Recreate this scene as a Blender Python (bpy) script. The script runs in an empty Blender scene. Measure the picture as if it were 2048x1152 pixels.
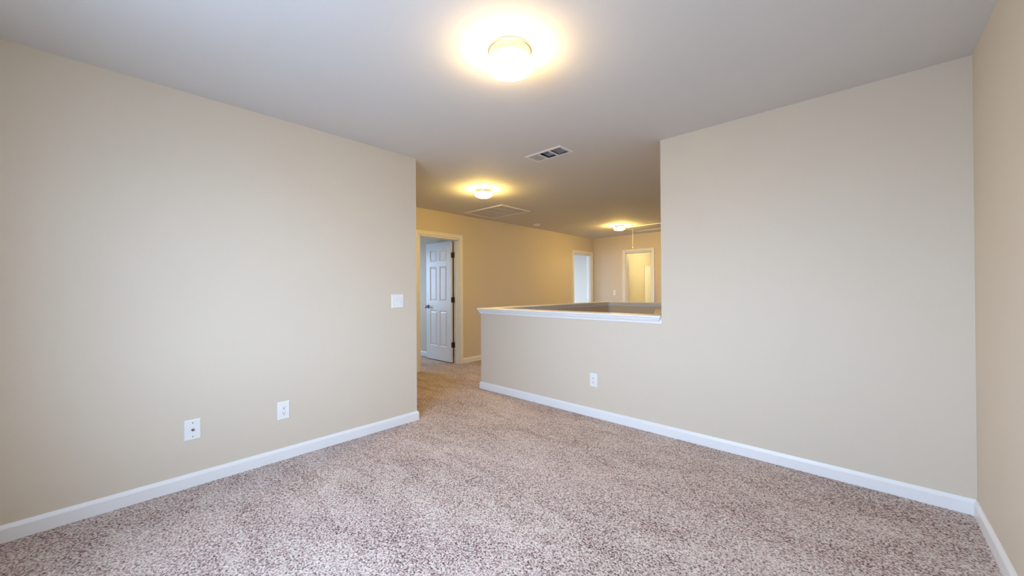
import bpy, bmesh, math, random
import numpy as np
from mathutils import Vector, Matrix
random.seed(4)
C = bpy.context.scene.collection
S = bpy.context.scene

# ------------------------------------------------------------------ camera
F_PX = 754.75
YAW, PITCH, ROLL, EYE = math.radians(43.0), math.radians(0.257), math.radians(-0.332), 1.2074
fw = Vector((-math.sin(YAW)*math.cos(PITCH), math.cos(YAW)*math.cos(PITCH), math.sin(PITCH)))
rt = Vector((math.cos(YAW), math.sin(YAW), 0.0)); up = rt.cross(fw)
r2 = rt*math.cos(ROLL) + up*math.sin(ROLL); u2 = -rt*math.sin(ROLL) + up*math.cos(ROLL)
cd = bpy.data.cameras.new('camera'); cd.sensor_width = 36; cd.lens = F_PX/2048*36; cd.clip_start = .02
cam = bpy.data.objects.new('camera', cd); C.objects.link(cam)
m4 = Matrix((r2, u2, -fw)).transposed().to_4x4(); m4.translation = (0, 0, EYE)
cam.matrix_world = m4; S.camera = cam

# ------------------------------------------------------------------ light and exposure
S.view_settings.view_transform = 'Standard'; S.view_settings.look = 'None'
S.view_settings.exposure = 0.0; S.view_settings.gamma = 1.0; S.view_settings.use_curve_mapping = False
DAY = 17.2                         # overcast daylight outside the windows
DAYCOL = (0.72, 1.0, 1.44)
GLARE = 1.25
LAMP = 58.0                       # opal globes
LAMPCOL = (1.0, 0.68, 0.31)
HALLCOL = (1.0, 0.66, 0.17); HALL = 190.0   # warmer, stronger bulbs in the hall fixtures
BATH = 40
w = bpy.data.worlds.new('world'); S.world = w; w.use_nodes = True
bg = w.node_tree.nodes['Background']; bg.inputs[0].default_value = (*[c/1.40 for c in DAYCOL], 1); bg.inputs[1].default_value = DAY*1.40
wn_ = w.node_tree.nodes; wl_ = w.node_tree.links     # bright overcast sky over darker ground
tc_ = wn_.new('ShaderNodeTexCoord'); sx_ = wn_.new('ShaderNodeSeparateXYZ'); mr_ = wn_.new('ShaderNodeMapRange')
mr_.interpolation_type = 'SMOOTHSTEP'; mr_.inputs['From Min'].default_value = -.15; mr_.inputs['From Max'].default_value = .12
mr_.inputs['To Min'].default_value = DAY*1.40*.42; mr_.inputs['To Max'].default_value = DAY*1.40
wl_.new(tc_.outputs['Generated'], sx_.inputs[0]); wl_.new(sx_.outputs['Z'], mr_.inputs['Value']); # veiled sun: the sky is brightest behind and to the right of the camera
dt_ = wn_.new('ShaderNodeVectorMath'); dt_.operation = 'DOT_PRODUCT'; dt_.inputs[1].default_value = Vector((.50, -.86, .10)).normalized()
lb_ = wn_.new('ShaderNodeMapRange'); lb_.interpolation_type = 'SMOOTHSTEP'; lb_.inputs['From Min'].default_value = .70; lb_.inputs['From Max'].default_value = 1.0
lb_.inputs['To Min'].default_value = 1.0; lb_.inputs['To Max'].default_value = GLARE
ml_ = wn_.new('ShaderNodeMath'); ml_.operation = 'MULTIPLY'
wl_.new(tc_.outputs['Generated'], dt_.inputs[0]); wl_.new(dt_.outputs['Value'], lb_.inputs['Value'])
wl_.new(mr_.outputs[0], ml_.inputs[0]); wl_.new(lb_.outputs[0], ml_.inputs[1]); wl_.new(ml_.outputs[0], bg.inputs[1])

def portal(name, loc, rot, sx, sy):
    l = bpy.data.lights.new(name, 'AREA'); l.shape = 'RECTANGLE'; l.size = sx; l.size_y = sy
    l.cycles.is_portal = True
    o = bpy.data.objects.new(name, l); o.location = loc; o.rotation_euler = rot; C.objects.link(o)

# ------------------------------------------------------------------ plan (metres, camera stands at 0,0)
CE = 2.44
XL, YE = -3.057, 1.969            # left wall and its free end
YB = 3.134                        # back wall / near half wall face
XR = 0.430
XP = -1.2295                      # free end of full height back wall
XH = -3.450                       # hall side of half wall
XF = -4.839                       # far hall wall
YN = 8.093                        # end wall of hall
YR = -0.60                        # window wall behind camera
CAPZ = 0.984
T = 0.115
YC = 6.08                         # stairwell side face of far half wall
XQ = -1.20                        # right wall of stairwell

# ------------------------------------------------------------------ materials
def mat(name, col, rough=.5, metal=0.0, bump=None, emit=None, spec=.5):
    m = bpy.data.materials.new(name); m.use_nodes = True; nt = m.node_tree; b = nt.nodes['Principled BSDF']
    b.inputs['Base Color'].default_value = (*col, 1); b.inputs['Roughness'].default_value = rough
    b.inputs['Metallic'].default_value = metal; b.inputs['Specular IOR Level'].default_value = spec
    tc = nt.nodes.new('ShaderNodeTexCoord')
    if bump:
        n = nt.nodes.new('ShaderNodeTexNoise'); n.inputs['Scale'].default_value = bump[0]; n.inputs['Detail'].default_value = 3
        bp = nt.nodes.new('ShaderNodeBump'); bp.inputs['Strength'].default_value = bump[1]; bp.inputs['Distance'].default_value = bump[2]
        nt.links.new(tc.outputs['Object'], n.inputs['Vector']); nt.links.new(n.outputs['Fac'], bp.inputs['Height'])
        nt.links.new(bp.outputs['Normal'], b.inputs['Normal'])
        # the faintest procedural tone variation of a rolled or moulded surface
        v = nt.nodes.new('ShaderNodeTexNoise'); v.inputs['Scale'].default_value = 2.5
        mx = nt.nodes.new('ShaderNodeMix'); mx.data_type = 'RGBA'
        mx.inputs['A'].default_value = (*[c*.985 for c in col], 1); mx.inputs['B'].default_value = (*[min(1, c*1.015) for c in col], 1)
        nt.links.new(tc.outputs['Object'], v.inputs['Vector']); nt.links.new(v.outputs['Fac'], mx.inputs['Factor'])
        nt.links.new(mx.outputs['Result'], b.inputs['Base Color'])
    if emit:
        b.inputs['Emission Color'].default_value = (*emit[0], 1); b.inputs['Emission Strength'].default_value = emit[1]
    return m

PAINT = mat('beige_wall_paint', (.69, .61, .49), .55, bump=(260, .12, .002), spec=.3)
CEIL = mat('ceiling_paint', (.72, .705, .68), .8, bump=(200, .15, .002), spec=.2)
TRIM = mat('white_trim_paint', (.85, .85, .84), .32, bump=(40, .03, .002))
DOORP = mat('white_door_paint', (.80, .82, .83), .38, bump=(70, .06, .002))
PLATE = mat('white_plastic', (.85, .85, .83), .28, bump=(60, .02, .001))
SLOT = mat('dark_slot', (.03, .03, .035), .6)
NICKEL = mat('brushed_nickel', (.72, .66, .55), .30, 1.0, bump=(120, .05, .001))
BRONZE = mat('bronze_hinge', (.16, .11, .07), .4, .9, bump=(120, .05, .001))
STEEL = mat('polished_knob_metal', (.32, .33, .33), .18, 1.0, bump=(60, .02, .001))
GRILLE = mat('grille_enamel', (.80, .78, .76), .45, bump=(60, .03, .001))
FILTER = mat('dusty_filter', (.22, .15, .10), .95, bump=(80, .4, .004))
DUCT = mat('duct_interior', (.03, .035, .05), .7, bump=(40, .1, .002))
GLOBE_HALL = mat('lit_opal_glass_warm', (.9, .88, .84), .2, emit=(HALLCOL, HALL))
GLOBE = mat('lit_opal_glass', (.9, .88, .84), .2, emit=(LAMPCOL, LAMP))
SURR = mat('white_acrylic', (.84, .84, .82), .2, bump=(30, .02, .001))
CORD = mat('white_cord', (.85, .83, .78), .7, bump=(300, .2, .001))

def glass_mat():
    m = bpy.data.materials.new('window_glass'); m.use_nodes = True; nt = m.node_tree; nt.nodes.clear()
    o = nt.nodes.new('ShaderNodeOutputMaterial'); mx = nt.nodes.new('ShaderNodeMixShader'); t = nt.nodes.new('ShaderNodeBsdfTransparent')
    g = nt.nodes.new('ShaderNodeBsdfGlossy'); g.inputs['Roughness'].default_value = .02; mx.inputs[0].default_value = .05
    nt.links.new(t.outputs[0], mx.inputs[1]); nt.links.new(g.outputs[0], mx.inputs[2])
    nt.links.new(mx.outputs[0], o.inputs[0]); return m
GLASS = glass_mat()

def carpet_mat():
    m = bpy.data.materials.new('speckled_frieze_carpet'); m.use_nodes = True; nt = m.node_tree; b = nt.nodes['Principled BSDF']
    N = nt.nodes.new; L = nt.links.new
    tc = N('ShaderNodeTexCoord')
    # twisted tufts: warp the coordinates, then cells
    wn = N('ShaderNodeTexNoise'); wn.inputs['Scale'].default_value = 90; wn.inputs['Detail'].default_value = 2
    L(tc.outputs['Object'], wn.inputs['Vector'])
    va = N('ShaderNodeVectorMath'); va.operation = 'MULTIPLY_ADD'; va.inputs[1].default_value = (.012, .012, .012)
    L(wn.outputs['Color'], va.inputs[0]); L(tc.outputs['Object'], va.inputs[2])
    vo = N('ShaderNodeTexVoronoi'); vo.inputs['Scale'].default_value = 135; L(va.outputs[0], vo.inputs['Vector'])
    sep = N('ShaderNodeSeparateColor'); L(vo.outputs['Color'], sep.inputs[0])
    cr = N('ShaderNodeValToRGB'); e = cr.color_ramp; e.interpolation = 'LINEAR'
    cols = [(0, (.06, .03, .03)), (.14, (.12, .065, .06)), (.30, (.32, .215, .20)), (.46, (.55, .44, .41)), (.66, (.74, .65, .61)), (1, (.92, .85, .82))]
    e.elements[0].position = 0; e.elements[0].color = (*cols[0][1], 1); e.elements[1].position = 1; e.elements[1].color = (*cols[-1][1], 1)
    for p_, c_ in cols[1:-1]:
        q_ = e.elements.new(p_); q_.color = (*c_, 1)
    n2 = N('ShaderNodeTexNoise'); n2.inputs['Scale'].default_value = 110; n2.inputs['Detail'].default_value = 2; n2.inputs['Roughness'].default_value = .6
    L(tc.outputs['Object'], n2.inputs['Vector'])
    mr = N('ShaderNodeMapRange'); mr.inputs['From Min'].default_value = .34; mr.inputs['From Max'].default_value = .66; L(n2.outputs['Fac'], mr.inputs['Value'])
    mm = N('ShaderNodeMix'); mm.data_type = 'FLOAT'; mm.inputs[0].default_value = .50
    L(sep.outputs[0], mm.inputs[2]); L(mr.outputs[0], mm.inputs[3])
    # nap: soft brushed patches where the pile leans one way or the other
    mp = N('ShaderNodeMapping'); mp.inputs['Rotation'].default_value = (0, 0, math.radians(35)); mp.inputs['Scale'].default_value = (1.2, 3.2, 1)
    L(tc.outputs['Object'], mp.inputs['Vector'])
    n3 = N('ShaderNodeTexNoise'); n3.inputs['Scale'].default_value = 1.6; n3.inputs['Detail'].default_value = 3; n3.inputs['Distortion'].default_value = 1.0
    L(mp.outputs[0], n3.inputs['Vector'])
    nr = N('ShaderNodeMapRange'); nr.inputs['From Min'].default_value = .3; nr.inputs['From Max'].default_value = .7
    nr.inputs['To Min'].default_value = -.09; nr.inputs['To Max'].default_value = .09
    L(n3.outputs['Fac'], nr.inputs['Value'])
    ad = N('ShaderNodeMath'); ad.operation = 'ADD'; L(mm.outputs[0], ad.inputs[0]); L(nr.outputs[0], ad.inputs[1])
    L(ad.outputs[0], cr.inputs['Fac'])
    # a second hue: pinkish and greenish yarns
    hs = N('ShaderNodeMix'); hs.data_type = 'RGBA'; hs.blend_type = 'MULTIPLY'; hs.inputs['Factor'].default_value = 1
    c2 = N('ShaderNodeValToRGB'); c2.color_ramp.elements[0].color = (1.0, .90, .90, 1); c2.color_ramp.elements[1].color = (.93, 1.0, .95, 1)
    L(sep.outputs[1], c2.inputs['Fac']); L(cr.outputs['Color'], hs.inputs['A']); L(c2.outputs['Color'], hs.inputs['B'])
    L(hs.outputs['Result'], b.inputs['Base Color'])
    b.inputs['Roughness'].default_value = .95; b.inputs['Specular IOR Level'].default_value = .1
    b.inputs['Sheen Weight'].default_value = .15
    bp = N('ShaderNodeBump'); bp.inputs['Strength'].default_value = .9; bp.inputs['Distance'].default_value = .008
    L(mm.outputs[0], bp.inputs['Height']); L(bp.outputs['Normal'], b.inputs['Normal'])
    return m
CARPET = carpet_mat()

# ------------------------------------------------------------------ mesh helpers
def box(bm, x0, x1, y0, y1, z0, z1, skip=''):
    x0, x1 = sorted((x0, x1)); y0, y1 = sorted((y0, y1)); z0, z1 = sorted((z0, z1))
    v = [bm.verts.new(p) for p in ((x0, y0, z0), (x1, y0, z0), (x1, y1, z0), (x0, y1, z0), (x0, y0, z1), (x1, y0, z1), (x1, y1, z1), (x0, y1, z1))]
    for f in ((0, 3, 2, 1), (4, 5, 6, 7), (0, 1, 5, 4), (1, 2, 6, 5), (2, 3, 7, 6), (3, 0, 4, 7)): bm.faces.new([v[i] for i in f])

def obj(name, bm, m, parent=None, smooth=False, bevel=0, loc=None, kind=None):
    bmesh.ops.recalc_face_normals(bm, faces=bm.faces)
    me = bpy.data.meshes.new(name); bm.to_mesh(me); bm.free(); me.materials.append(m)
    if smooth:
        for p in me.polygons: p.use_smooth = True
    o = bpy.data.objects.new(name, me); C.objects.link(o)
    if parent: o.parent = parent
    if loc: o.location = loc
    if bevel:
        md = o.modifiers.new('bevel', 'BEVEL'); md.width = bevel; md.segments = 2; md.limit_method = 'ANGLE'
    if kind: o['kind'] = kind
    return o

def struct(name, bm, m, parent=None, **k):
    o = obj(name, bm, m, parent, **k)
    if not parent: o['kind'] = 'structure'
    return o

def tag(o, label, cat, group=None):
    o['label'] = label; o['category'] = cat
    if group: o['group'] = group
    return o

def empty(name, loc, rz=0, kind=None):
    o = bpy.data.objects.new(name, None); o.location = loc; o.rotation_euler = (0, 0, rz); o.empty_display_size = .1
    C.objects.link(o)
    if kind: o['kind'] = kind
    return o

def BM(): return bmesh.new()

def sweep(bm, path, prof, ends=None):
    """prof: closed list of (d, z); d is the offset to the LEFT of the walking direction. ends: extra travel per profile point."""
    n = len(path); rings = []
    for i, p in enumerate(path):
        p = Vector(p)
        d0 = (p - Vector(path[i-1])).normalized() if i else None
        d1 = (Vector(path[i+1]) - p).normalized() if i < n-1 else None
        if d0 is None: d0 = d1
        if d1 is None: d1 = d0
        n0 = Vector((-d0.y, d0.x)); n1 = Vector((-d1.y, d1.x))
        mt = (n0+n1).normalized(); k = 1/max(.2, mt.dot(n0))
        ring = []
        for j, (d, z) in enumerate(prof):
            q = p + mt*d*k
            if ends and i == 0: q = q - d0*ends(d, z, 0)
            if ends and i == n-1: q = q + d0*ends(d, z, 1)
            ring.append(bm.verts.new((q.x, q.y, z)))
        rings.append(ring)
    L = len(prof)
    for a, b in zip(rings, rings[1:]):
        for j in range(L): bm.faces.new((a[j], a[(j+1) % L], b[(j+1) % L], b[j]))
    bm.faces.new(rings[0]); bm.faces.new(rings[-1][::-1])

def lathe(bm, prof, cx=0, cy=0, cz=0, seg=48, axis='z'):
    rings = []
    for r, h in prof:
        ring = []
        for i in range(seg):
            a = 2*math.pi*i/seg; c, s = r*math.cos(a), r*math.sin(a)
            p = {'z': (c, s, h), 'x': (h, c, s), 'y': (c, h, s)}[axis]
            ring.append(bm.verts.new((cx+p[0], cy+p[1], cz+p[2])))
        rings.append(ring)
    for a, b in zip(rings, rings[1:]):
        for i in range(seg): bm.faces.new((a[i], a[(i+1) % seg], b[(i+1) % seg], b[i]))
    bm.faces.new(rings[0]); bm.faces.new(rings[-1])

def tube(bm, pts, r, seg=12):
    pts = [Vector(p) for p in pts]; rings = []
    for i, p in enumerate(pts):
        d = (pts[min(i+1, len(pts)-1)] - pts[max(i-1, 0)]).normalized()
        a = d.orthogonal().normalized(); b = d.cross(a)
        rr = r[i] if isinstance(r, (list, tuple)) else r
        rings.append([bm.verts.new(p + (a*math.cos(2*math.pi*k/seg) + b*math.sin(2*math.pi*k/seg))*rr) for k in range(seg)])
    for a, b in zip(rings, rings[1:]):
        for i in range(seg): bm.faces.new((a[i], a[(i+1) % seg], b[(i+1) % seg], b[i]))
    bm.faces.new(rings[0]); bm.faces.new(rings[-1])

def wall(name, axis, a0, a1, s0, s1, z0=0, z1=CE, holes=(), m=PAINT):
    """axis 'x': slab between X=a0..a1 running along Y s0..s1; axis 'y': slab Y=a0..a1 along X. holes (s0,s1,z0,z1)."""
    bm = BM(); holes = sorted(holes)
    def b(u0, u1, v0, v1):
        if u1-u0 < 1e-5 or v1-v0 < 1e-5: return
        if axis == 'x': box(bm, a0, a1, u0, u1, v0, v1)
        else: box(bm, u0, u1, a0, a1, v0, v1)
    c = s0
    for h0, h1, g0, g1 in holes:
        b(c, h0, z0, z1); b(h0, h1, z0, g0); b(h0, h1, g1, z1); c = h1
    b(c, s1, z0, z1)
    return struct(name, bm, m)

# ------------------------------------------------------------------ floor and ceiling
bm = BM()
def slab(x0, x1, y0, y1): box(bm, x0, x1, y0, y1, -.25, 0)
slab(XF-T-2.6, XH, YR-T, YC+T)        # room, hall, bedrooms' doorways share one carpet
slab(XH, XR+T, YR-T, YB)
slab(XF-T-2.6, XQ, YC+T, YN+T)
slab(-2.34, XQ, YC, YC+T)
struct('floor', bm, CARPET)
bm = BM(); cx0, cx1, cy0, cy1 = XF-T-2.7, XR+T, YR-T, YN+3.2
hx0, hx1, hy0, hy1 = -2.297+.025, -1.889-.025, 2.640+.025, 2.842-.025      # duct boot of the supply vent
box(bm, cx0, cx1, cy0, hy0, CE, CE+.12); box(bm, cx0, cx1, hy1, cy1, CE, CE+.12); box(bm, cx0, hx0, hy0, hy1, CE, CE+.12); box(bm, hx1, cx1, hy0, hy1, CE, CE+.12)
struct('ceiling', bm, CEIL)

# ------------------------------------------------------------------ walls
D1 = (3.165, 3.925); D2 = (7.255, 8.005); D3 = (-3.985, -3.385); DH = 2.04
WH = (0.75, 2.12)
W1 = (-1.75, -0.25)
wall('wall_left', 'x', XL-T, XL, YR-T, YE)
wall('wall_back', 'y', YB, YB+T, XP, XR+T)
wall('wall_right', 'x', XR, XR+T, YR-T, YB)
wall('wall_rear', 'y', YR-T, YR, XL, XR, holes=[(*W1, *WH)])
wall('wall_hall', 'x', XF-T, XF, YR-T, YN, holes=[(D1[0], D1[1], 0, DH), (D2[0], D2[1], 0, DH)])
wall('wall_end', 'y', YN, YN+T, XF-T, XQ+T, holes=[(D3[0], D3[1], 0, DH)])
wall('wall_hall_rear', 'y', YR-T, YR, XF, XL-T)
wall('wall_stair', 'x', XQ, XQ+T, YB+T, YN, z0=-2.7)
# half walls round the stairwell; their inner faces run on down the well
HZ = CAPZ-.02
bm = BM()
box(bm, XH, XP, YB, YB+T, -2.7, HZ)
struct('wall_half_near', bm, PAINT)
bm = BM(); box(bm, XH, XH+T, YB+T, YC, -2.7, HZ); struct('wall_half_side', bm, PAINT)
bm = BM(); box(bm, XH, -2.335, YC, YC+T, -2.7, HZ); struct('wall_half_far', bm, PAINT)
# sloping knee wall between the two flights
bm = BM(); kx0, kx1 = -2.45, -2.335
pr = [(YC, HZ-.03), (YC-.05, HZ-.06), (4.45, -.45), (4.45, -2.7), (YC, -2.7)]
a = [bm.verts.new((kx0, y, z)) for y, z in pr]; b = [bm.verts.new((kx1, y, z)) for y, z in pr]
bm.faces.new(a); bm.faces.new(b[::-1])
for i in range(5): bm.faces.new((a[i], a[(i+1) % 5], b[(i+1) % 5], b[i]))
struct('wall_knee', bm, PAINT)
bm = BM(); box(bm, XH, XQ, YB, YC+T, -2.8, -2.7)
struct('floor_lower', bm, CARPET)
# stairs: right flight down to a landing, left flight on down
bm = BM(); n = 7; r = .19; g = (YC-4.35)/n
for i in range(n): box(bm, kx1, XQ, YC-(i+1)*g, YC-i*g+.02, -2.7, -(i+1)*r)
box(bm, XH+T, XQ, YB+T, 4.35, -2.7, -(n+1)*r)
for i in range(5): box(bm, XH+T, kx0, 4.35+i*g-.02, 4.35+(i+1)*g, -2.7, -(n+2+i)*r)
struct('floor_stairs', bm, CARPET)

# rooms behind the hall doors
XW = XF-T-2.5; Y1a = 1.2; Y1b = 3.985
wall('wall_bedroom_west', 'x', XW-T, XW, Y1a, Y1b+T, holes=[(2.3, 3.15, .9, 2.05)])
wall('wall_bedroom_north', 'y', Y1b, Y1b+T, XW, XF-T)
wall('wall_bedroom_south', 'y', Y1a-T, Y1a, XW-T, XF-T)
wall('wall_study_west', 'x', XW-T, XW, 5.2, 8.6, holes=[(6.2, 7.95, .70, 2.10)])
wall('wall_study_north', 'y', 8.6, 8.6+T, XW-T, XF-T)
wall('wall_study_east', 'x', XF-T, XF, YN+T, 8.6+T)
wall('wall_study_south', 'y', 5.2-T, 5.2, XW-T, XF-T)
XB = -4.10
wall('wall_bath_left', 'x', XB-T, XB, YN+T, 11)
wall('wall_bath_back', 'y', 10.9, 11.0, XB, XQ)
wall('wall_bath_right', 'x', -2.3, -2.2, YN+T, 10.9)
bm = BM(); box(bm, XB-T, -2.2, YN+T, 11, -.05, 0); box(bm, XW, XF-T, YN+T, 8.6, -.25, 0); struct('floor_bath', bm, mat('pale_vinyl', (.6, .55, .45), .4, bump=(30, .05, .001)))

# ------------------------------------------------------------------ baseboards
def bprof(h=.083, t=.014):
    return [(0, 0), (t, 0), (t, h-.022), (t-.001, h-.017), (t*.55, h-.006), (t*.35, h), (0, h)]
def base(name, path, h=.083):
    bm = BM(); sweep(bm, path, bprof(h)); return struct(name, bm, TRIM)
base('baseboard_left', [(XL-T, YR), (XL-T, YE), (XL, YE), (XL, YR)])
base('baseboard_back', [(XR, YB), (XH, YB), (XH, YC+T), (-2.335, YC+T)])
base('baseboard_right', [(XR, YR), (XR, YB)])
base('baseboard_hall', [(XF, 7.17), (XF, D1[1]+.062)])
base('baseboard_hall_south', [(XF, D1[0]-.062), (XF, YR)])
base('baseboard_end', [(D3[0]-.062, YN), (XF, YN)])
base('baseboard_end_right', [(XQ, YN), (D3[1]+.062, YN)])
base('baseboard_bedroom', [(XF-T, Y1b), (XW, Y1b), (XW, Y1a)])
base('baseboard_study', [(XF-T, 8.6), (XW, 8.6), (XW, 5.2)])
base('baseboard_rear', [(XL, YR), (XR, YR)])

# ------------------------------------------------------------------ half-wall cap
hw = T/2; ov = .034
half = [(hw+ov, CAPZ-.004), (hw+ov, CAPZ-.016), (hw+ov-.004, CAPZ-.020), (hw+.026, CAPZ-.022), (hw+.024, CAPZ-.034), (hw+.020, CAPZ-.037),
        (hw+.017, CAPZ-.046), (hw+.010, CAPZ-.050), (hw+.009, CAPZ-.066), (hw, CAPZ-.067), (hw, HZ-.001)]
prof = [(-d, z) for d, z in half] + [(d, z) for d, z in half[::-1]] + [(hw+ov-.003, CAPZ), (-hw-ov+.003, CAPZ)]
# walking: from the pier along the near wall, round the corner, back along the far half wall
path = [(XP, YB+hw), (XH+hw, YB+hw), (XH+hw, YC+hw), (-2.335, YC+hw)]
def ends(d, z, e):
    over = abs(d)-hw
    if e == 0: return min(0, over-ov) if over > .001 else 0
    return .01
bm = BM(); sweep(bm, path, prof, ends)
struct('trim_1', bm, TRIM)

# ------------------------------------------------------------------ doors
def casing_prof(wd=.060):
    # (across from the opening edge outward, depth out of the wall)
    return [(0, 0), (0, .009), (.006, .012), (.018, .0125), (.022, .010), (.045, .015), (.054, .018), (wd, .016), (wd, 0)]
def frame(bm, M, s0, s1, h, depth):
    """casing on the local +n side (n=0 plane), jamb through to n=-depth. M maps (s, n, z)->world"""
    P = casing_prof(); rv = .006
    pts = [(s0-rv, 0, -1, 0), (s0-rv, h+rv, -1, 1), (s1+rv, h+rv, 1, 1), (s1+rv, 0, 1, 0)]
    for side in (1, -1):
        rings = []
        for (s, z, ds, dz) in pts:
            rings.append([bm.verts.new(M(s+ds*a_, (n_ if side == 1 else -depth-n_), z+dz*a_)) for a_, n_ in P])
        for a, b in zip(rings, rings[1:]):
            for j in range(len(P)): bm.faces.new((a[j], a[(j+1) % len(P)], b[(j+1) % len(P)], b[j]))
        bm.faces.new(rings[0]); bm.faces.new(rings[-1])
    def bx(sa, sb, na, nb, za, zb):
        c = [M(sa, na, za), M(sb, nb, zb)]
        box(bm, c[0][0], c[1][0], c[0][1], c[1][1], c[0][2], c[1][2])
    j = .018
    bx(s0-.001, s0+j, .002, -depth-.002, 0, h); bx(s1-j, s1+.001, .002, -depth-.002, 0, h); bx(s0, s1, .002, -depth-.002, h-j, h+.001)
    # door stops
    bx(s0+j, s0+j+.010, -.03, -.065, 0, h-j); bx(s1-j-.010, s1-j, -.03, -.065, 0, h-j); bx(s0+j, s1-j, -.03, -.065, h-j-.010, h-j)

def leaf_mesh(W, H, th=.035):
    """six panel door leaf, x 0..W, y 0..th, z 0..H"""
    bm = BM()
    st = .112*W/.71; mu = .07; pw = (W-2*st-mu)/2
    xs = [0, st, st+pw, st+pw+mu, W-st, W]
    zs = [0, .235, .845, 1.0, 1.60, 1.69, 1.895, H]
    for y, sg in ((0, 1), (th, -1)):
        for i in range(5):
            for k in range(7):
                x0, x1, z0, z1 = xs[i], xs[i+1], zs[k], zs[k+1]
                def ring(ins, dp): return [bm.verts.new((x0+ins, y+sg*dp, z0+ins)), bm.verts.new((x1-ins, y+sg*dp, z0+ins)), bm.verts.new((x1-ins, y+sg*dp, z1-ins)), bm.verts.new((x0+ins, y+sg*dp, z1-ins))]
                if i in (1, 3) and k in (1, 3, 5):
                    rg = [ring(0, 0), ring(.004, .001), ring(.012, .009), ring(.020, .0095), ring(.040, .003), ring(.046, .0025)]
                    for a, b in zip(rg, rg[1:]):
                        for j in range(4): bm.faces.new((a[j], a[(j+1) % 4], b[(j+1) % 4], b[j]))
                    bm.faces.new(rg[-1])
                else: bm.faces.new(ring(0, 0))
    v = [bm.verts.new(p) for p in ((0, 0, 0), (W, 0, 0), (W, th, 0), (0, th, 0), (0, 0, H), (W, 0, H), (W, th, H), (0, th, H))]
    for f in ((0, 3, 2, 1), (4, 5, 6, 7), (1, 2, 6, 5), (3, 0, 4, 7)): bm.faces.new([v[i] for i in f])
    bmesh.ops.remove_doubles(bm, verts=bm.verts, dist=1e-5)
    return bm

def knob(parent, x, z, th=.035):
    for y, sg in ((0, -1), (th, 1)):
        bm = BM()
        lathe(bm, [(.006, 0), (.032, 0), (.033, .004), (.028, .009), (.013, .013), (.011, .028), (.016, .034), (.025, .042), (.028, .052), (.025, .062), (.014, .067), (.003, .068)], axis='y', seg=28)
        for v in bm.verts: v.co.y *= sg; v.co += Vector((x, y, z))
        obj('door_knob', bm, STEEL, parent, smooth=True)

def hinge_mesh(bm, x, y, z, dirs, m=None):
    """knuckle at (x,y) with leaves toward the given 2D directions"""
    tube(bm, [(x, y, z-.047), (x, y, z-.044), (x, y, z+.044), (x, y, z+.047)], [.004, .0075, .0075, .004], 12)
    for dx, dy in dirs:
        nx, ny = -dy, dx
        c = [(x, y), (x+dx*.03, y+dy*.03)]
        box(bm, min(c[0][0], c[1][0])-abs(nx)*.0015, max(c[0][0], c[1][0])+abs(nx)*.0015,
            min(c[0][1], c[1][1])-abs(ny)*.0015, max(c[0][1], c[1][1])+abs(ny)*.0015, z-.044, z+.044)

MF = lambda s, n, z: (XF+n, s, z)              # casing faces the hall (+X)
d1 = empty('door_1', (XF-T/2, sum(D1)/2, 0), kind='structure')
def place(o, p):                                # parent a world-built mesh to an Empty
    o.parent = p; o.location = -Vector(p.location); return o
bm = BM(); frame(bm, MF, *D1, DH, T); place(obj('door_frame', bm, TRIM), d1)
LW = .700
lf = obj('door_leaf', leaf_mesh(LW, 2.005), DOORP); lf.parent = d1
# leaf local +x runs away from the hinge towards -X; open square to the wall
HX, HY = XF-T-.022, D1[1]-.026
lf.rotation_euler = (0, 0, math.pi); lf.location = Vector((HX, HY-.004, .014)) - Vector(d1.location)
knob(lf, LW-.062, .905)
for z in (.30, 1.045, 1.785):
    bm = BM()
    hinge_mesh(bm, HX+.012, HY+.006, z, [(1, 0)])
    box(bm, HX-.001, HX+.003, HY-.036, HY+.004, z-.044, z+.044)
    for v in bm.verts: v.co = Vector((HX-v.co.x, HY-.004-v.co.y, v.co.z-.014))
    obj('hinge', bm, BRONZE, lf)

d2 = empty('door_2', (XF-T/2, sum(D2)/2, 0), kind='structure')
bm = BM(); frame(bm, MF, *D2, DH, T); place(obj('door_frame', bm, TRIM), d2)
l2 = obj('door_leaf', leaf_mesh(.70, 2.005), DOORP); l2.parent = d2
l2.rotation_euler = (0, 0, math.pi+math.radians(22)); l2.location = Vector((XF-T-.022, D2[0]+.0, .014)) - Vector(d2.location)
knob(l2, .638, .905)
bm = BM(); box(bm, XF-.075, XF-.045, D2[1]-.0195, D2[1]-.017, .90, .96); place(obj('strike_plate', bm, BRONZE), d2)
bm = BM(); hinge_mesh(bm, XF-T-.012, D2[0]+.028, 1.79, [(0, -1)]); place(obj('hinge', bm, BRONZE), d2)

d3 = empty('door_3', (sum(D3)/2, YN+T/2, 0), kind='structure')
bm = BM(); frame(bm, lambda s, n, z: (s, YN-n, z), *D3, DH, T); place(obj('door_frame', bm, TRIM), d3)
l3 = obj('door_leaf', leaf_mesh(.56, 2.005), DOORP); l3.parent = d3
l3.rotation_euler = (0, 0, math.radians(80)); l3.location = Vector((D3[1]+.0, YN+T+.02, .014)) - Vector(d3.location)
knob(l3, .498, .905)

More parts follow.
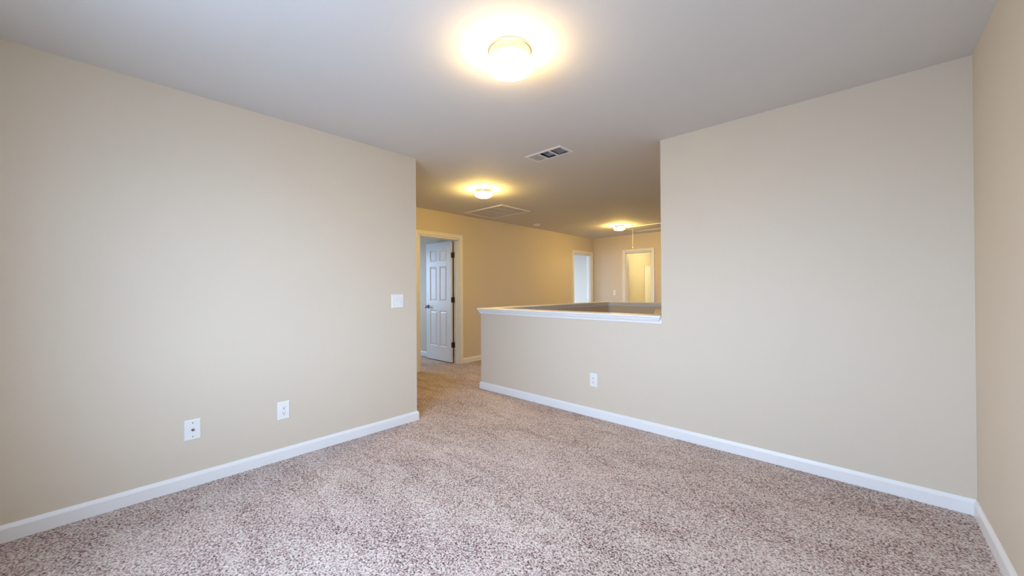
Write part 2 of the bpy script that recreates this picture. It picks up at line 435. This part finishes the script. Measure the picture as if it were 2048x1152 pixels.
# ------------------------------------------------------------------ windows
def window(name, axis, a, s0, s1, z0, z1, inward, wide=2):
    """a: inner wall plane; inward +1/-1 along the axis"""
    e = empty(name, (0, 0, 0), kind='structure')
    def bx(bm, u0, u1, n0, n1, v0, v1):
        if axis == 'x': box(bm, a-inward*n0, a-inward*n1, u0, u1, v0, v1)
        else: box(bm, u0, u1, a-inward*n0, a-inward*n1, v0, v1)
    fr = BM(); t = .045
    for k in range(wide):
        u0 = s0+(s1-s0)*k/wide; u1 = s0+(s1-s0)*(k+1)/wide; mz = (z0+z1)/2
        bx(fr, u0, u0+t, .04, .09, z0, z1); bx(fr, u1-t, u1, .05, .10, z0, z1)
        bx(fr, u0+t, u1-t, .05, .10, z0, z0+t); bx(fr, u0+t, u1-t, .05, .10, z1-t, z1); bx(fr, u0+t, u1-t, .055, .095, mz-.02, mz+.02)
    obj('window_frame', fr, TRIM, e)
    sl = BM(); bx(sl, s0-.04, s1+.04, -.03, .05, z0-.022, z0); obj('window_sill', sl, TRIM, e)
    gl = BM(); bx(gl, s0+t, s1-t, .073, .077, z0+t, z1-t); obj('pane', gl, GLASS, e)
    return e
window('window_1', 'y', YR, *W1, *WH, 1, 1)
portal('daylight_portal', (sum(W1)/2, YR-T-.01, sum(WH)/2), (math.radians(90), 0, 0), W1[1]-W1[0], WH[1]-WH[0])
window('window_2', 'x', XW, 2.3, 3.15, .9, 2.05, 1, 1)
portal('daylight_portal', (XW-T-.01, 2.725, 1.475), (math.radians(90), 0, math.radians(-90)), .85, 1.15)
window('window_3', 'x', XW, 6.2, 7.95, .70, 2.10, 1, 1)
portal('daylight_portal', (XW-T-.01, 7.075, 1.4), (math.radians(90), 0, math.radians(-90)), 1.75, 1.4)

# ------------------------------------------------------------------ ceiling lights
def make_light():
    e = empty('ceiling_light', (0, 0, CE))
    bm = BM()
    lathe(bm, [(.02, 0), (.110, 0), (.113, -.003), (.113, -.010), (.108, -.014), (.106, -.040), (.109, -.044), (.109, -.050), (.100, -.052), (.02, -.052)], seg=64)
    obj('base_ring', bm, NICKEL, e, smooth=False)
    bm = BM(); pr = [(.03, -.050), (.092, -.050), (.096, -.056)]
    for k in range(1, 25):
        th = -math.radians(28) + (math.radians(118))*k/24
        pr.append((.123*math.cos(th), -.083 - (.038 if th > 0 else .060)*math.sin(th)))
    pr[-1] = (.002, pr[-1][1])
    lathe(bm, pr, seg=64); obj('glass_globe', bm, GLOBE, e, smooth=True)
    for s_ in (0, 1, 2):
        a_ = math.radians(120*s_+47); bm = BM()
        tube(bm, [(.105*math.cos(a_), .105*math.sin(a_), -.030), (.119*math.cos(a_), .119*math.sin(a_), -.030)], [.0035, .005], 10)
        obj('thumb_screw', bm, NICKEL, e)
    return e
def copy_thing(root, loc):
    r_ = root.copy(); C.objects.link(r_); r_.location = loc; r_.scale = (.84, .84, .84)
    for ch in root.children:
        c = ch.copy(); C.objects.link(c); c.parent = r_
        if ch.name.startswith('glass_globe'): c.data = ch.data.copy(); c.data.materials[0] = GLOBE_HALL
    return r_
G = 'flush-mount ceiling lights'
la = make_light(); la.location = (-1.325, 1.415, CE)
tag(la, 'large lit opal globe ceiling light in the near room, above the carpet', 'ceiling light', G)
lb = copy_thing(la, (-3.408, 3.152, CE)); tag(lb, 'lit opal globe ceiling light beside the square return air grille', 'ceiling light', G)
lc = copy_thing(la, (-3.444, 6.747, CE)); tag(lc, 'farthest lit opal globe ceiling light, beside the attic hatch and its cord', 'ceiling light', G)
pl = bpy.data.lights.new('bathroom_lamp', 'POINT'); pl.energy = BATH; pl.color = (1.0, .86, .46); pl.shadow_soft_size = .1
po = bpy.data.objects.new('bathroom_lamp', pl); po.location = (-3.0, 9.0, 2.1); C.objects.link(po)

# ------------------------------------------------------------------ supply vent
vx0, vx1, vy0, vy1 = -2.297, -1.889, 2.640, 2.842
v = empty('air_vent', ((vx0+vx1)/2, (vy0+vy1)/2, CE)); tag(v, 'small white rectangular supply air vent with three louvre bays in the ceiling', 'vent')
X0, X1, Y0, Y1 = -(vx1-vx0)/2, (vx1-vx0)/2, -(vy1-vy0)/2, (vy1-vy0)/2
bm = BM(); fz = -.007
rim = .028
bays = [(X0+rim, X0+rim+.105), (X0+rim+.125, X0+rim+.225), (X0+rim+.243, X1-rim)]
def ringframe(bm, o4, i4, z0, z1):
    ox0, ox1, oy0, oy1 = o4; ix0, ix1, iy0, iy1 = i4
    box(bm, ox0, ox1, oy0, iy0, z0, z1); box(bm, ox0, ox1, iy1, oy1, z0, z1); box(bm, ox0, ix0, iy0, iy1, z0, z1); box(bm, ix1, ox1, iy0, iy1, z0, z1)
# bevelled outer flange
o1 = [(X0, Y0), (X1, Y0), (X1, Y1), (X0, Y1)]; ins = .008
A = [bm.verts.new((x, y, 0)) for x, y in o1]; B = [bm.verts.new((x*(1-ins/abs(x)), y*(1-ins/abs(y)), fz)) for x, y in o1]
for i in range(4): bm.faces.new((A[i], A[(i+1) % 4], B[(i+1) % 4], B[i]))
ringframe(bm, (X0+ins, X1-ins, Y0+ins, Y1-ins), (X0+rim, X1-rim, Y0+rim, Y1-rim), fz, fz+.003)
for (a0, a1), (b0, b1) in zip(bays, bays[1:]): box(bm, a1, b0, Y0+rim, Y1-rim, fz-.001, fz+.004)
obj('vent_frame', bm, GRILLE, v)
bm = BM(); k_ = .0245
box(bm, X0+k_, X1-k_, Y0+k_, Y1-k_, .115, .119); box(bm, X0+k_, X1-k_, Y0+k_, Y0+k_+.001, 0, .115); box(bm, X0+k_, X1-k_, Y1-k_-.001, Y1-k_, 0, .115)
box(bm, X0+k_, X0+k_+.001, Y0+k_, Y1-k_, 0, .115); box(bm, X1-k_-.001, X1-k_, Y0+k_, Y1-k_, 0, .115)
obj('duct_boot', bm, DUCT, v)
def slat(bm, p0, p1, tilt, wd=.011, z=-.0045, th=.0008):
    """blade from p0 to p1 (2D), tilted"""
    p0 = Vector((*p0, z)); p1 = Vector((*p1, z)); d = (p1-p0).normalized(); n = Vector((-d.y, d.x, 0))
    w_ = n*math.cos(tilt)*wd/2 + Vector((0, 0, math.sin(tilt)*wd/2*.6)); t_ = (n*-math.sin(tilt)+Vector((0, 0, math.cos(tilt))))*th/2
    vs = [bm.verts.new(q) for q in (p0-w_-t_, p0+w_-t_, p0+w_+t_, p0-w_+t_, p1-w_-t_, p1+w_-t_, p1+w_+t_, p1-w_+t_)]
    for f in ((0, 3, 2, 1), (4, 5, 6, 7), (0, 1, 5, 4), (1, 2, 6, 5), (2, 3, 7, 6), (3, 0, 4, 7)): bm.faces.new([vs[i] for i in f])
for bi, (a0, a1) in enumerate(bays):
    bm = BM()
    if bi == 0:
        for k in range(8): x = a0+(a1-a0)*(k+.5)/8; slat(bm, (x, Y0+rim), (x, Y1-rim), math.radians(18), .0135)
    elif bi == 1:
        for k in range(6): y = Y0+rim+(Y1-Y0-2*rim)*(k+.5)/6; slat(bm, (a0, y), (a1, y), math.radians(86), .009, .012)
    else:
        for k in range(6): x = a0+(a1-a0)*(k+.5)/6; slat(bm, (x, Y0+rim), (x, Y1-rim), math.radians(-86), .007, .010)
        for k in range(6): y = Y0+rim+(Y1-Y0-2*rim)*(k+.5)/6; slat(bm, (a0, y), (a1, y), math.radians(87), .003, .003)
    obj('louvre', bm, GRILLE, v)
bm = BM(); tube(bm, [(X0+.055, Y1-.045, fz), (X0+.055, Y1-.045, fz-.016), (X0+.062, Y1-.045, fz-.020)], .0025, 8); obj('damper_lever', bm, GRILLE, v)

# ------------------------------------------------------------------ return grille
gx0, gx1, gy0, gy1 = -4.65, -3.815, 3.885, 4.525
g = empty('return_air_grille', ((gx0+gx1)/2, (gy0+gy1)/2, CE)); tag(g, 'large white return air grille with brown dusty filter behind its slats in the hall ceiling', 'air grille')
X1 = (gx1-gx0)/2; X0 = -X1; Y1 = (gy1-gy0)/2; Y0 = -Y1; fw_ = .035
bm = BM()
pr = [(0, 0), (0, -.004), (.008, -.014), (fw_-.004, -.014), (fw_, -.010), (fw_, 0)]
cs = [(X0, Y0), (X1, Y0), (X1, Y1), (X0, Y1)]; rings = []
for x, y in cs: rings.append([bm.verts.new((x-math.copysign(a_, x), y-math.copysign(a_, y), z_)) for a_, z_ in pr])
for i in range(4):
    a, b = rings[i], rings[(i+1) % 4]
    for j in range(len(pr)): bm.faces.new((a[j], a[(j+1) % len(pr)], b[(j+1) % len(pr)], b[j]))
obj('grille_frame', bm, GRILLE, g)
bm = BM(); box(bm, X0+fw_, X1-fw_, Y0+fw_, Y1-fw_, -.002, -.0005); obj('filter', bm, FILTER, g)
bm = BM(); nn = 34
for k in range(nn):
    y = Y0+fw_+(Y1-Y0-2*fw_)*(k+.5)/nn; slat(bm, (X0+fw_, y), (X1-fw_, y), math.radians(-22), .0062, -.0085, .001)
for k in range(1, 4): x = X0+(X1-X0)*k/4; box(bm, x-.004, x+.004, Y0+fw_, Y1-fw_, -.013, -.010)
obj('slats', bm, GRILLE, g)

# ------------------------------------------------------------------ smoke detector
s_ = empty('smoke_detector', (-4.50, 5.52, CE)); tag(s_, 'round white smoke detector on the hall ceiling between return grille and far doorway', 'smoke detector')
bm = BM(); lathe(bm, [(.01, 0), (.068, 0), (.069, -.006), (.066, -.010), (.01, -.010)], seg=40); obj('mounting_base', bm, PLATE, s_)
bm = BM(); lathe(bm, [(.01, -.010), (.062, -.010), (.063, -.024), (.056, -.034), (.030, -.038), (.003, -.038)], seg=40); obj('detector_cover', bm, PLATE, s_, smooth=True)

# ------------------------------------------------------------------ attic hatch
ax0, ax1, ay0, ay1 = -3.53, -1.55, 7.035, 7.70
a_h = empty('attic_hatch', ((ax0+ax1)/2, (ay0+ay1)/2, CE)); tag(a_h, 'white trimmed pull-down attic hatch with hanging cord in the far hall ceiling', 'attic hatch')
X1 = (ax1-ax0)/2; X0 = -X1; Y1 = (ay1-ay0)/2; Y0 = -Y1
bm = BM(); fw_ = .05; pr = [(0, 0), (0, -.012), (.006, -.016), (fw_-.012, -.012), (fw_, -.008), (fw_, 0)]; rings = []
for x, y in [(X0, Y0), (X1, Y0), (X1, Y1), (X0, Y1)]: rings.append([bm.verts.new((x-math.copysign(a_, x), y-math.copysign(a_, y), z_)) for a_, z_ in pr])
for i in range(4):
    a, b = rings[i], rings[(i+1) % 4]
    for j in range(len(pr)): bm.faces.new((a[j], a[(j+1) % len(pr)], b[(j+1) % len(pr)], b[j]))
obj('hatch_trim', bm, TRIM, a_h)
bm = BM(); box(bm, X0+fw_+.004, X1-fw_-.004, Y0+fw_+.004, Y1-fw_-.004, -.005, -.0005); obj('hatch_panel', bm, CEIL, a_h)
cx_, cy_ = -3.47-(ax0+ax1)/2, 7.37-(ay0+ay1)/2
bm = BM(); tube(bm, [(cx_, cy_, -.004), (cx_+.001, cy_, -.2), (cx_, cy_, -.37)], .0035, 8); obj('pull_cord', bm, CORD, a_h)
bm = BM(); lathe(bm, [(.002, 0), (.007, -.006), (.012, -.022), (.010, -.030), (.002, -.032)], cx_, cy_, -.368, seg=16); obj('cord_knob', bm, TRIM, a_h, smooth=True)

# ------------------------------------------------------------------ wall plates
def plate(bm, W, H, t=.0055):
    """plate lying on the local y=0 plane, facing -y"""
    o = [(-W/2, -H/2), (W/2, -H/2), (W/2, H/2), (-W/2, H/2)]
    L = [(0, 0), (.0, .0025), (.0045, t), ]
    rg = [[bm.verts.new((x-math.copysign(i_, x), -d_, z-math.copysign(i_, z))) for x, z in o] for i_, d_ in L]
    for a, b in zip(rg, rg[1:]):
        for j in range(4): bm.faces.new((a[j], a[(j+1) % 4], b[(j+1) % 4], b[j]))
    bm.faces.new(rg[0]); bm.faces.new(rg[-1])
def screw(e, x, z, m=PLATE, y=-.0055):
    bm = BM(); lathe(bm, [(.0005, -.0016), (.003, -.0012), (.0036, 0), (.0005, 0)], x, y, z, seg=14, axis='y')
    obj('screw', bm, m, e)
ROTL = math.radians(90)     # plates on the left wall face +X

def make_outlet(loc, rz, label):
    e = empty('wall_outlet', loc, rz); tag(e, label, 'outlet', 'duplex wall outlets')
    bm = BM(); plate(bm, .078, .127); obj('wall_plate', bm, PLATE, e)
    for z in (.0195, -.0195):
        bm = BM(); pts = []
        for k in range(28):
            a_ = 2*math.pi*k/28; pts.append((.0165*math.cos(a_), max(-.0135, min(.0135, .0175*math.sin(a_)))))
        rg = [[bm.verts.new((x*s1, -d, z+zz*s1)) for x, zz in pts] for d, s1 in ((.0055, 1), (.0085, 1), (.0092, .95))]
        for a, b in zip(rg, rg[1:]):
            for j in range(28): bm.faces.new((a[j], a[(j+1) % 28], b[(j+1) % 28], b[j]))
        bm.faces.new(rg[-1])
        r_ = obj('receptacle', bm, PLATE, e)
        bm = BM(); box(bm, -.0078, -.0052, -.0095, -.0091, z-.001, z+.0075); box(bm, .0052, .0078, -.0095, -.0091, z, z+.0075)
        lathe(bm, [(.0005, -.0004), (.0034, -.0004), (.0034, 0), (.0005, 0)], 0, -.0091, z-.0075, seg=14, axis='y')
        obj('slot', bm, SLOT, r_)
    screw(e, 0, 0)
    return e
make_outlet((XL, .8635, .350), ROTL, 'white duplex outlet low on left wall, right of the cable jack plate')
make_outlet((-1.874, YB, .350), 0, 'white duplex outlet low on the wall below the half-wall ledge')

e = empty('cable_outlet', (XL, .361, .350), ROTL); tag(e, 'white coaxial cable jack plate low on left wall, left of the duplex outlet', 'cable outlet')
bm = BM(); plate(bm, .080, .125); obj('wall_plate', bm, PLATE, e)
bm = BM(); lathe(bm, [(.0005, -.0055), (.0078, -.0055), (.0078, -.009), (.0055, -.0095), (.0048, -.010), (.0048, -.018), (.0036, -.018), (.0036, -.013), (.0005, -.013)], seg=20, axis='y'); obj('coaxial_connector', bm, STEEL, e)
screw(e, 0, .042, STEEL); screw(e, 0, -.042, STEEL)

def make_switch(loc, rz, gangs, label):
    e = empty('light_switch', loc, rz); tag(e, label, 'light switch', 'toggle light switches')
    W = .074 if gangs == 1 else .118
    bm = BM(); plate(bm, W, .122); obj('wall_plate', bm, PLATE, e)
    for k in range(gangs):
        x = (k-(gangs-1)/2)*.046; upw = 1 if k == 0 else -1
        bm = BM()
        ringframe_y(bm, x); obj('toggle_collar', bm, SLOT if False else PLATE, e)
        bm = BM(); w0, w1 = .0045, .0036
        vs = [bm.verts.new(q) for q in ((x-w0, -.0052, -.006), (x+w0, -.0052, -.006), (x+w0, -.0052, .006), (x-w0, -.0052, .006),
              (x-w1, -.019, upw*.008-.003), (x+w1, -.019, upw*.008-.003), (x+w1, -.0185, upw*.008+.003), (x-w1, -.0185, upw*.008+.003))]
        for f in ((0, 3, 2, 1), (4, 5, 6, 7), (0, 1, 5, 4), (1, 2, 6, 5), (2, 3, 7, 6), (3, 0, 4, 7)): bm.faces.new([vs[i] for i in f])
        obj('toggle', bm, PLATE, e)
        screw(e, x, .030); screw(e, x, -.030)
    return e
def ringframe_y(bm, x):
    for (a0, a1, b0, b1) in ((-.0062, -.005, -.0125, .0125), (.005, .0062, -.0125, .0125), (-.005, .005, .0113, .0125), (-.005, .005, -.0125, -.0113)):
        box(bm, x+a0, x+a1, -.0064, -.0054, b0, b1)
make_switch((XL, 1.773, 1.112), ROTL, 2, 'white double toggle switch plate near the free end of left wall')
make_switch((-4.262, YN, 1.122), 0, 1, 'small white single switch on the far end wall beside the bathroom doorway')

# ------------------------------------------------------------------ bathroom glimpse
e = empty('tub_surround', (XB+.004, 9.95, 0)); tag(e, 'white tub and shower surround glimpsed through the far lit bathroom doorway', 'tub surround')
bm = BM(); box(bm, 0, .022, -.60, .94, .42, 1.79); obj('surround_panel', bm, SURR, e, bevel=.006)
bm = BM()
for i_ in range(1):
    box(bm, .022, .75, -.56, -.50, 0, .42); box(bm, .022, .75, .86, .92, 0, .42); box(bm, .022, .08, -.50, .86, 0, .42); box(bm, .69, .75, -.50, .86, 0, .42); box(bm, .08, .69, -.50, .86, 0, .10)
obj('bathtub', bm, SURR, e, bevel=.01)
bm = BM(); lathe(bm, [(.002, 0), (.035, 0), (.035, .008), (.014, .014), (.014, .04), (.026, .045), (.026, .07), (.002, .075)], .022, -.18, .93, seg=20, axis='x'); obj('faucet_handle', bm, NICKEL, e)
e = empty('shower_head', (XB, 9.77, 1.97)); tag(e, 'small metal shower arm and head on the bathroom wall above the white surround', 'shower head')
bm = BM(); lathe(bm, [(.002, 0), (.03, 0), (.028, .006), (.002, .008)], seg=20, axis='x'); obj('flange', bm, NICKEL, e)
bm = BM(); tube(bm, [(.004, 0, 0), (.06, 0, 0), (.10, 0, -.015), (.13, 0, -.05)], .009, 12); obj('shower_arm', bm, NICKEL, e, smooth=True)
bm = BM(); tube(bm, [(.128, 0, -.045), (.145, 0, -.07), (.155, 0, -.085), (.157, 0, -.09)], [.010, .016, .032, .030], 20); obj('spray_head', bm, NICKEL, e)
